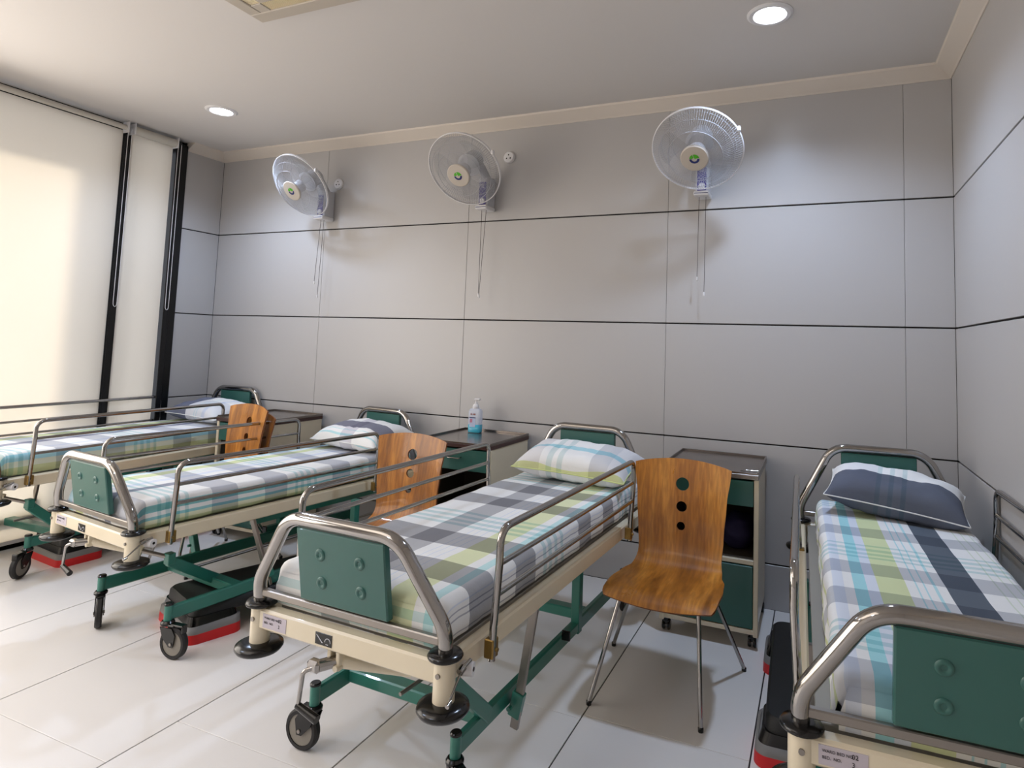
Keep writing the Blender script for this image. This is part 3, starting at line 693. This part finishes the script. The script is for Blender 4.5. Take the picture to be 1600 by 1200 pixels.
# ------------------------------------------------------------------ chairs
def shell_mesh():
    # profile (y, z) by arclength, seat front edge first
    ctrl = [(-.262, .440), (-.235, .462), (-.16, .474), (-.05, .468), (.06, .462), (.14, .466), (.185, .485), (.215, .53), (.232, .60), (.243, .70), (.255, .80), (.272, .90), (.282, .955)]
    C = [Vector((0, a, b)) for a, b in ctrl]; pts = []
    for i in range(len(C) - 1):
        p0 = C[max(i - 1, 0)]; p1 = C[i]; p2 = C[i + 1]; p3 = C[min(i + 2, len(C) - 1)]
        for k in range(8):
            t = k / 8; pts.append(.5 * ((2 * p1) + (p2 - p0) * t + (2 * p0 - 5 * p1 + 4 * p2 - p3) * t * t + (3 * p1 - p0 - 3 * p2 + p3) * t ** 3))
    pts.append(C[-1]); arc = [0]
    for a, b in zip(pts, pts[1:]): arc.append(arc[-1] + (b - a).length)
    TT = arc[-1]
    def at(t):
        t = min(max(t, 0), TT)
        for i in range(len(arc) - 1):
            if arc[i + 1] >= t:
                f = (t - arc[i]) / (arc[i + 1] - arc[i]); p = pts[i].lerp(pts[i + 1], f); d = (pts[i + 1] - pts[i]).normalized(); return p, Vector((0, -d.z, d.y))
        return pts[-1], Vector((0, -1, 0))
    # half-width along t
    wk = [(0, .215), (.06, .228), (.20, .232), (.33, .222), (.42, .200), (.50, .190), (.60, .196), (.75, .206), (.90, .222), (TT, .232)]
    def hw(t):
        for (a, b), (c, d) in zip(wk, wk[1:]):
            if t <= c:
                f = (t - a) / (c - a); f = f * f * (3 - 2 * f); return b + (d - b) * f
        return wk[-1][1]
    top = lambda x: TT - .030 * (x / .23) ** 2
    fr = lambda x: .018 * (x / .215) ** 2
    holes = [(0, TT - .120, .031), (0, TT - .225, .0245), (0, TT - .315, .0195)]
    V = []; E = []
    def ring(r):
        o = len(V); V.extend(r); n = len(r); E.extend([(o + i, o + (i + 1) % n) for i in range(n)])
    out = [(x, fr(x)) for x in [-.215 + .43 * i / 12 for i in range(13)]]
    tops = top(.232)
    out += [(hw(t), t) for t in [fr(.215) + (tops - fr(.215)) * i / 40 for i in range(1, 41)]]
    out += [(x, top(x)) for x in [.232 - .464 * i / 14 for i in range(1, 14)]]
    out += [(-hw(t), t) for t in [tops - (tops - fr(.215)) * i / 40 for i in range(0, 40)]]
    ring(out)
    for cx, ct, r in holes: ring([(cx + r * math.cos(2 * PI * k / 24), ct + r * math.sin(2 * PI * k / 24)) for k in range(24)])
    def inside(x, t, mg=0):
        if t < fr(x) + mg or t > top(x) - mg or abs(x) > hw(t) - mg: return False
        return all(math.hypot(x - a, t - b) > r + mg for a, b, r in holes)
    for i in range(-9, 10):
        for k in range(48):
            x, t = i * .0245, TT * k / 48
            if inside(x, t, .008): V.append((x, t))
    r = delaunay_2d_cdt([Vector(p) for p in V], E, [], 0, 1e-6)
    v2, f2 = r[0], r[2]; tris = []
    for f in f2:
        c = sum((v2[i] for i in f), Vector((0, 0))) / len(f)
        if inside(c.x, c.y, -.0005): tris.append(tuple(f))
    th = .011; vs = []; nb = len(v2)
    for sgn in (0, 1):
        for p in v2:
            q, nrm = at(p.y); back = max(0, min(1, (p.y - .45) / .2)); q = q + Vector((p.x, 0, 0))
            q.y -= back * .55 * p.x * p.x * 1.0; q.z += (1 - back) * .10 * p.x * p.x
            q.x *= 1.04; vs.append(q - nrm * th * sgn)
    mb = MB(); fs = [f if (v2[f[1]] - v2[f[0]]).cross(v2[f[2]] - v2[f[0]]) > 0 else tuple(reversed(f)) for f in tris]
    mb.add(vs, fs + [tuple(i + nb for i in reversed(f)) for f in fs], True)
    cnt = {}
    for f in fs:
        for a, b in zip(f, f[1:] + f[:1]): cnt[(a, b)] = 1
    side_v = []; side_f = []
    for a, b in cnt:
        if (b, a) not in cnt:
            o = len(side_v); side_v += [vs[b], vs[a], vs[a + nb], vs[b + nb]]; side_f.append((o, o + 1, o + 2, o + 3))
    k = len(mb.f); mb.add(side_v, side_f, False); mb.edge_from = k
    return mb
M_PLY = mat('ply_edge', (120, 66, 24), .5)
_shell = shell_mesh()
chair_src = []
def chair(label, loc, rz, lift=0):
    t = empty('plywood_chair', loc, rz, label=label, category='chair', group='orange plywood chairs between the beds')
    if not chair_src:
        sh = _shell.build('seat_shell', M_WOOD, t); sh.data.materials.append(M_PLY)
        sh.data.polygons.foreach_set('material_index', [int(i >= _shell.edge_from) for i in range(len(_shell.f))])
        fr = MB(); ring = fillet([(-.15, -.15, .447), (.15, -.15, .447), (.15, .10, .444), (-.15, .10, .444)], .03, 4, closed=True)
        fr.tube(ring, .008, 8, closed=True); frame = fr.build('under_frame', M_CHROME, t)
        parts = []
        for (x0, y0, x1, y1) in ((-.165, -.15, -.275, -.245), (.15, -.15, .185, -.225), (-.16, .08, -.335, .285), (.16, .08, .29, .325)):
            lg = MB().tube(fillet([(x0 * .85, y0 * .9, .447), (x0 * 1.05, y0 * 1.05, .436), (x1, y1, .012)], .02, 4), .0092, 12).build('leg', M_CHROME, t)
            tp = MB().lathe([(0, 0), (.011, 0), (.0115, .014), (.0095, .018)], 12, Matrix.Translation((x1, y1, 0))).build('foot_cap', M_BLACK, lg)
            parts.append((lg, tp))
        chair_src.append((sh, frame, parts))
    else:
        sh, frame, parts = chair_src[0]
        inst(sh, parent=t); inst(frame, parent=t)
        for lg, tp in parts: a = inst(lg, parent=t); inst(tp, parent=a)
    return t
chair('orange plywood chair between the middle front bed and the right bed', (-.608, 2.79, 0), 0)
chair('orange plywood chair behind the side rail of the middle front bed', (-2.15, 2.73, 0), 0)
chair('upper orange plywood chair of the stacked pair beside the window-side bed', (-3.69, 2.90, .055), -.2)
chair('lower orange plywood chair of the stacked pair, mostly hidden by the one on it', (-3.69 + .012, 2.90 + .055, 0), -.2)

# ------------------------------------------------------------------ bedside cabinets
def cabinet(label, x0, x1, top_m, edge_m):
    y0, y1 = 3.33, 3.86; cx = (x0 + x1) / 2; cy = (y0 + y1) / 2; w2 = (x1 - x0) / 2; d2 = (y1 - y0) / 2; H = .87
    t = empty('bedside_cabinet', (cx, cy, 0), label=label, category='cabinet', group='bedside cabinets against the back wall')
    b = MB()
    b.box((-w2 + .008, -d2 + .02, .085), (-w2 + .022, d2, H - .03), .002).box((w2 - .022, -d2 + .02, .085), (w2 - .008, d2, H - .03), .002)
    b.box((-w2 + .02, d2 - .012, .085), (w2 - .02, d2, H - .03)).box((-w2 + .02, -d2 + .02, .085), (w2 - .02, d2 - .01, .10)).box((-w2 + .02, -d2 + .01, .41), (w2 - .02, d2 - .01, .432), .002)
    for s in (-1, 1): b.box((s * (w2 - .012) - .012, -d2, .065), (s * (w2 - .012) + .012, -d2 + .024, H - .03), .003)
    b.box((-w2 + .02, -d2 + .002, .075), (w2 - .02, -d2 + .022, .098), .002)
    b.build('carcass', M_CREAM, t)
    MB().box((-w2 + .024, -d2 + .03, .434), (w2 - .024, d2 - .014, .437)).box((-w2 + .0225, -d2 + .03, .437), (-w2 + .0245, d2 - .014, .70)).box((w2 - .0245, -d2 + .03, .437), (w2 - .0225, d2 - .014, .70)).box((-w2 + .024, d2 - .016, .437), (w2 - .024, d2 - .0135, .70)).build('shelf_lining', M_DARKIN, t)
    dr = MB().box((-w2 + .027, -d2 + .002, .700), (w2 - .027, -d2 + .022, .828), .003).box((-w2 + .03, -d2 + .022, .705), (w2 - .03, d2 - .03, .72)).build('drawer', M_GREEND, t)
    MB().tube(fillet([(-.045, -d2 + .002, .780), (-.045, -d2 - .022, .775), (.045, -d2 - .022, .775), (.045, -d2 + .002, .780)], .012, 4), .004, 8).build('handle', M_CHROME, dr)
    dor = MB().box((-w2 + .027, -d2 + .002, .102), (w2 - .027, -d2 + .020, .405), .003).build('door', M_GREEND, t)
    MB().tube(fillet([(-w2 + .06, -d2 + .002, .30), (-w2 + .06, -d2 - .02, .30), (-w2 + .06, -d2 - .02, .22), (-w2 + .06, -d2 + .002, .22)], .012, 4), .004, 8).build('handle', M_CHROME, dor)
    MB().box((-w2, -d2 - .008, H - .032), (w2, d2, H - .006), .003).build('top_board', edge_m, t)
    tr = MB().box((-w2 + .002, -d2 - .006, H - .006), (w2 - .002, d2 - .002, H - .002))
    tr.box((-w2 + .002, d2 - .008, H - .002), (w2 - .002, d2 - .002, H + .010), .001)
    for s in (-1, 1): tr.box((s * (w2 - .005) - .003, -d2 + .0, H - .002), (s * (w2 - .005) + .003, d2 - .002, H + .010), .001)
    tr.box((-w2 + .002, -d2 - .007, H - .002), (w2 - .002, -d2 - .004, H + .002))
    tr.build('steel_tray', top_m, t)
    for sx in (-1, 1):
        for sy in (-1, 1):
            c = MB(); X, Y = sx * (w2 - .03), sy * (d2 - .035)
            c.box((X - .012, Y - .012, .055), (X + .012, Y + .012, .085), .002)
            for q in (-1, 1): c.lathe([(0, -.008), (.024, -.008), (.027, -.003), (.027, .003), (.024, .008), (0, .008)], 20, Matrix.Translation((X + q * .013, Y + .01, .027)) @ Matrix.Rotation(PI / 2, 4, 'Y'))
            c.box((X - .020, Y - .008, .030), (X + .020, Y + .022, .058), .006); c.build('caster', M_BLACK, t)
    return t
cabinet('bedside cabinet behind the stacked chairs, nearest the window', -4.17, -3.65, M_TOPST, M_BROWN)
cabinet('bedside cabinet carrying the hand sanitiser bottle', -2.335, -1.825, M_TOPST, M_BROWN)
cabinet('bedside cabinet with a grey steel top behind the nearest orange chair', -.775, -.275, M_TOPST, M_STEEL)
# dark cloth bag in the open shelf of the third cabinet
def cloth_bag():
    vs = []; fs = []; n = 20
    for i in range(n + 1):
        for k in range(n):
            a = PI * i / n; b = 2 * PI * k / n; r = .10 + .022 * noise.noise(Vector((math.cos(b) * 1.6 * math.sin(a), math.sin(b) * 1.6 * math.sin(a), math.cos(a) * 2)))
            vs.append((r * math.sin(a) * math.cos(b) * .95, r * math.sin(a) * math.sin(b) * 1.1, max(-.085, r * math.cos(a) * .95)))
    for i in range(n):
        for k in range(n): j = (k + 1) % n; fs.append((i * n + k, (i + 1) * n + k, (i + 1) * n + j, i * n + j))
    o = MB().add(vs, fs, True).build('cloth_bundle', M_NAVY); o.location = (-.40, 3.55, .525)
    o['label'] = 'dark navy cloth bundle in the open shelf of the rightmost cabinet'; o['category'] = 'cloth'
cloth_bag()
o = MB().tube(fillet([(0, 0, .004), (.02, .028, .004), (.05, .03, .004), (.085, .034, .004), (.09, .034, .004)], .015, 5), .003, 8).build('wire_hook', M_CHROME)
o.location = (-.37, 3.36, .869); o['label'] = 'small bent wire hook lying on the grey steel cabinet top'; o['category'] = 'hook'

# ------------------------------------------------------------------ sanitiser bottle
def bottle():
    t = empty('sanitiser_bottle', (-2.185, 3.745, .869), .1, label='clear pump bottle of blue hand sanitiser on the middle bedside cabinet', category='bottle')
    def rbox(x, y, z0, z1, r, inset=0, m=None, name='', taper=0):
        rings = []; mb = MB(); vs = []; fs = []; n = 24
        prof = [(0, z0, .0), (1, z0, .93), (1, z0 + .006, 1), (1, z1 - taper, 1), (.7, z1 - taper * .35, .86), (.4, z1, .45), (0, z1, 0)] if taper else [(0, z0, 0), (1, z0, .95), (1, z0 + .005, 1), (1, z1, 1), (0, z1, 0)]
        for _, z, s in prof:
            for k in range(n):
                a = 2 * PI * k / n; c, q = math.cos(a), math.sin(a); e = .45
                vs.append((x * s * math.copysign(abs(c) ** e, c), y * s * math.copysign(abs(q) ** e, q), z))
        for i in range(len(prof) - 1):
            for k in range(n): j = (k + 1) % n; fs.append((i * n + k, i * n + j, (i + 1) * n + j, (i + 1) * n + k))
        return mb.add(vs, fs, True).build(name, m, t)
    rbox(.0455, .030, 0, .168, 0, m=M_BOTTLE, name='bottle_body', taper=.028)
    rbox(.0460, .0305, .001, .056, 0, m=M_LIQ, name='blue_gel')
    MB().lathe([(0, .163), (.024, .163), (.024, .178), (.018, .190), (.010, .196), (.009, .205), (0, .205)], 20).build('pump_collar', M_WPLAS, t)
    MB().cyl((0, 0, .20), (0, 0, .222), .006, 12).box((-.012, -.010, .220), (.030, .010, .233), .004).build('pump_head', M_WPLAS, t)
    lb = MB().box((-.030, -.0312, .040), (.012, -.0304, .105)).build('bottle_label', mat('label_pale', (176, 188, 214), .5), t)
    MB().box((-.032, -.0318, .100), (.014, -.0313, .106)).build('label_bar', M_LBLUE, lb)
    MB().box((-.028, -.0318, .070), (-.010, -.0313, .094)).build('label_red_patch', mat('label_pink', (190, 120, 140), .5), lb)
    MB().box((-.024, -.0314, .122), (-.014, -.0306, .131)).box((-.008, -.0314, .122), (.0, -.0306, .131)).box((.003, -.0314, .121), (.012, -.0306, .132)).build('brand_marks', mat('label_brown', (120, 60, 50), .5), lb)
bottle()

# ------------------------------------------------------------------ step platforms under the beds
def step(label, cx, cy, rz, Ln=.92):
    t = empty('step_platform', (cx, cy, 0), rz, label=label, category='step platform', group='black aerobic steps under the beds')
    w2 = .19; h = Ln / 2; z0 = .165
    def rr(hx, hy, r, z, n=6):
        return [Vector((p.x, p.y, z)) for p in fillet([(-hx, -hy, 0), (hx, -hy, 0), (hx, hy, 0), (-hx, hy, 0)], r, n, closed=True)]
    def stack(name, lv, m, parent, M=None, cap=True):
        vs = []; fs = []; k = None
        for hx, hy, r, z in lv:
            q = rr(hx, hy, r, z); k = len(q); vs += q
        for i in range(len(lv) - 1):
            for j in range(k): a = i * k + j; b = i * k + (j + 1) % k; fs.append((a, b, b + k, a + k))
        mb = MB(); mb.add(vs, fs, True, M)
        if cap: mb.add(vs[-k:], [tuple(range(k))], False, M); mb.add(vs[:k], [tuple(reversed(range(k)))], False, M)
        return mb.build(name, m, parent)
    stack('step_top', [(w2 + .004, h + .004, .05, z0 - .055), (w2, h, .05, z0 - .01), (w2 - .010, h - .010, .045, z0)], M_BLACKM, t)
    for s in (-1, 1):
        y = s * (h - .10); T = Matrix.Translation((0, y, 0))
        stack('end_block', [(w2 + .030, .118, .045, .060), (w2 + .012, .108, .045, .115)], M_BLACK, t, T)
        # wavy grey band and red foot
        n = 64; rb = rr(w2 + .040, .130, .05, 0, 15); n = len(rb); vs = []; fs = []
        for p in rb:
            a = math.atan2(p.y, p.x); wv = .012 * math.sin(3 * a + 1)
            vs += [T @ Vector((p.x, p.y, 0)), T @ Vector((p.x * .99, p.y * .985, (.045 + wv * .25))), T @ Vector((p.x * .97, p.y * .96, .078 + wv * .8))]
        f1 = []; f2 = []
        for j in range(n):
            a = 3 * j; b = 3 * ((j + 1) % n); f1.append((a, b, b + 1, a + 1)); f2.append((a + 1, b + 1, b + 2, a + 2))
        MB().add(vs, f1, True).build('red_foot', M_RED, t); MB().add(vs, f2 + [tuple(3 * j + 2 for j in range(n))], True).build('grey_band', M_GREY, t)
    return t
step('black step platform with red feet on the floor left of the right-hand bed', .0, 2.92, .03, .88)
step('black step platform with red feet under the second bed from the window', -2.84, 2.65, -.33, .86)
step('black step platform under the far left bed by the window', -4.54, 2.98, -.10, .95)

# ------------------------------------------------------------------ wall fans
def fan(label, c, az, el, bx, cords):
    n = Vector((math.sin(az) * math.cos(el), -math.cos(az) * math.cos(el), -math.sin(el)))
    t = empty('wall_fan', (bx, D, 2.44), label=label, category='fan', group='white wall fans')
    H = Matrix.Translation((-bx, -D, -2.44)) @ rot_to(n, c); R = .257
    def ring(m, r, z, rt, k=64, nn=6): m.tube([(r * math.cos(2 * PI * i / k), r * math.sin(2 * PI * i / k), z) for i in range(k)], rt, nn, closed=True, M=H)
    cage = MB(); ring(cage, R, 0, .0036, 72, 8); ring(cage, R + .001, -.010, .0030, 72, 6)
    cg = cage.build('cage_rim', M_WPLAS, t)
    zf = lambda r: .088 * (1 - (max(0, r - .05) / (R - .05)) ** 2.6)
    zb = lambda r: -.012 - .075 * (1 - (max(0, r - .05) / (R - .05)) ** 2.6)
    for name, fn in (('front_grille', zf), ('rear_grille', zb)):
        g_ = MB(); NW = 110
        for i in range(NW):
            a = 2 * PI * i / NW; pr = [(r, fn(r)) for r in (.078, .12, .165, .205, .235, R)]
            sw = 0.0 if fn is zf else .12
            g_.tube([(r * math.cos(a + sw * (r / R)), r * math.sin(a + sw * (r / R)), z) for r, z in pr], .0012, 3, M=H, caps=False)
        o = g_.build(name, M_WIRE, cg); o['kind'] = 'stuff'
        g2 = MB()
        for r in (.155, .212): ring(g2, r, fn(r) + (.0012 if fn is zf else -.0012), .0016, 64, 5)
        g2.build('hoop', M_WIRE, cg)
    bd = MB().lathe([(.080, .078), (.080, .090), (.074, .0945), (0, .0965)], 40, H).build('hub_badge', M_BADGE, cg)
    # round emblem: green upper half split by a slit, blue lower arc
    def pie(r0, r1, a0, a1, m, z=.0972):
        k = 14; vs = []; fs = []
        for i in range(k + 1):
            a = a0 + (a1 - a0) * i / k; vs += [(r0 * math.cos(a), r0 * math.sin(a), z), (r1 * math.cos(a), r1 * math.sin(a), z)]
        for i in range(k): fs.append((2 * i, 2 * i + 1, 2 * i + 3, 2 * i + 2))
        return MB().add(vs, fs, False, H)
    pie(.003, .028, .15, 1.75, None).build('emblem_green', M_LGREEN, bd); pie(.010, .028, 1.95, PI - .1, None).build('emblem_green', M_LGREEN, bd)
    pie(.016, .029, PI + .02, 2 * PI - .02, None).build('emblem_blue', M_LBLUE, bd)
    # blades
    bl = MB()
    for b in range(3):
        a0 = 2 * PI * b / 3 + .5; vs = []; fs = []; kr, ka = 8, 10
        for i in range(kr + 1):
            for j in range(ka + 1):
                r = .045 + (.215 - .045) * i / kr; span = 1.25 * (.55 + .45 * i / kr); a = a0 + span * (j / ka - .5) + .35 * i / kr
                rr_ = r * (1 - .10 * (2 * j / ka - 1) ** 4 * (i / kr)); vs.append((rr_ * math.cos(a), rr_ * math.sin(a), .022 - .030 * (j / ka)))
        for i in range(kr):
            for j in range(ka): q = i * (ka + 1) + j; fs.append((q, q + 1, q + ka + 2, q + ka + 1))
        bl.add(vs, fs, True, H)
    bl.build('blades', M_BLAD, t)
    MB().lathe([(0, .045), (.040, .045), (.048, .030), (.048, -.010), (0, -.010)], 24, H).build('blade_hub', M_FPLAS, t)
    mt = MB().lathe([(0, -.085), (.062, -.085), (.066, -.10), (.066, -.175), (.058, -.20), (.030, -.215), (0, -.215)], 28, H).build('motor_housing', M_FPLAS, t)
    MB().lathe([(.080, -.084), (.080, -.080), (.06, -.078)], 28, H).build('motor_flange', M_FPLAS, mt)
    back = H @ Vector((0, 0, -.165))
    # wall column: tapered body, oscillation neck
    y0 = -.118
    b = MB(); b.box((-.040, y0, .015), (.040, 0, .245), .010); b.build('wall_column', M_FPLAS, t)
    f = MB().box((-.0475, y0 - .022, .0), (.0475, -.01, .030), .006).build('column_foot', M_WPLAS, t)
    MB().box((-.042, y0 - .0232, .012), (.042, y0 - .0220, .016)).build('blue_line', M_LBLUE, f)
    st = MB().box((-.028, y0 - .003, .034), (.028, y0 + .001, .20), .001).build('control_strip', M_PURPLE, t)
    MB().lathe([(0, .006), (.019, .006), (.021, .0), (.021, -.004)], 24, Matrix.Translation((0, y0 - .003, .062)) @ Matrix.Rotation(PI / 2, 4, 'X')).build('speed_dial', M_WPLAS, st)
    for q in range(3): MB().box((-.014, y0 - .0042, .155 + q * .012), (.014, y0 - .003, .159 + q * .012)).build('strip_mark', M_WINK, st)
    MB().tube([(0, -.06, .235), (back.x * .6, back.y * .55 - .02, max(back.z - .02, .26)), tuple(back)], [.030, .034, .038], 14).build('neck', M_FPLAS, t)
    for (dx, z1, sway) in cords:
        c = MB().tube([(dx, y0 + .03, .003), (dx + sway * .5, y0 + .03, z1 / 2), (dx + sway, y0 + .03, z1)], .0016, 6).build('pull_cord', M_CORD, t)
        MB().lathe([(0, -.028), (.005, -.024), (.006, -.006), (.002, 0)], 10, Matrix.Translation((dx + sway, y0 + .03, z1))).build('cord_tip', M_WPLAS, c)
    cl = H @ Vector((R * .93, R * .40, -.006)); MB().box((cl.x - .008, cl.y - .012, cl.z - .014), (cl.x + .012, cl.y + .012, cl.z + .014), .004).build('cage_clip', M_WPLAS, cg)
fan('wall fan nearest the window, leftmost of the three', (-3.731, 3.55, 2.657), math.radians(-6), math.radians(38), -3.735, ((-.014, -.50, -.03), (.018, -.61, -.02)))
fan('middle wall fan, above the hand sanitiser bottle', (-2.19, 3.46, 2.638), math.radians(2), math.radians(40), -2.225, ((-.018, -.60, .0), (.018, -.61, -.03)))
fan('rightmost wall fan, nearest the right wall', (-.638, 3.45, 2.625), math.radians(-1), math.radians(46), -.665, ((-.020, -.50, -.006), (.022, -.595, -.004)))
def rose(x, z, label):
    t = empty('wall_socket_rose', (x, D, z), label=label, category='socket', group='round wall plates behind the fans')
    T = Matrix.Rotation(PI / 2, 4, 'X')
    MB().lathe([(0, .020), (.038, .020), (.044, .012), (.044, 0)], 28, T).build('plate', M_WPLAS, t)
    h = MB()
    for a in (PI / 2, PI * 7 / 6, -PI / 6): h.lathe([(0, .0208), (.005, .0208)], 12, T @ Matrix.Translation((.017 * math.cos(a), .017 * math.sin(a), 0)))
    h.build('holes', M_BLACK, t)
rose(-3.66, 2.755, 'round white socket plate beside the leftmost wall fan')
rose(-2.08, 2.84, 'round white socket plate at the upper right of the middle wall fan')
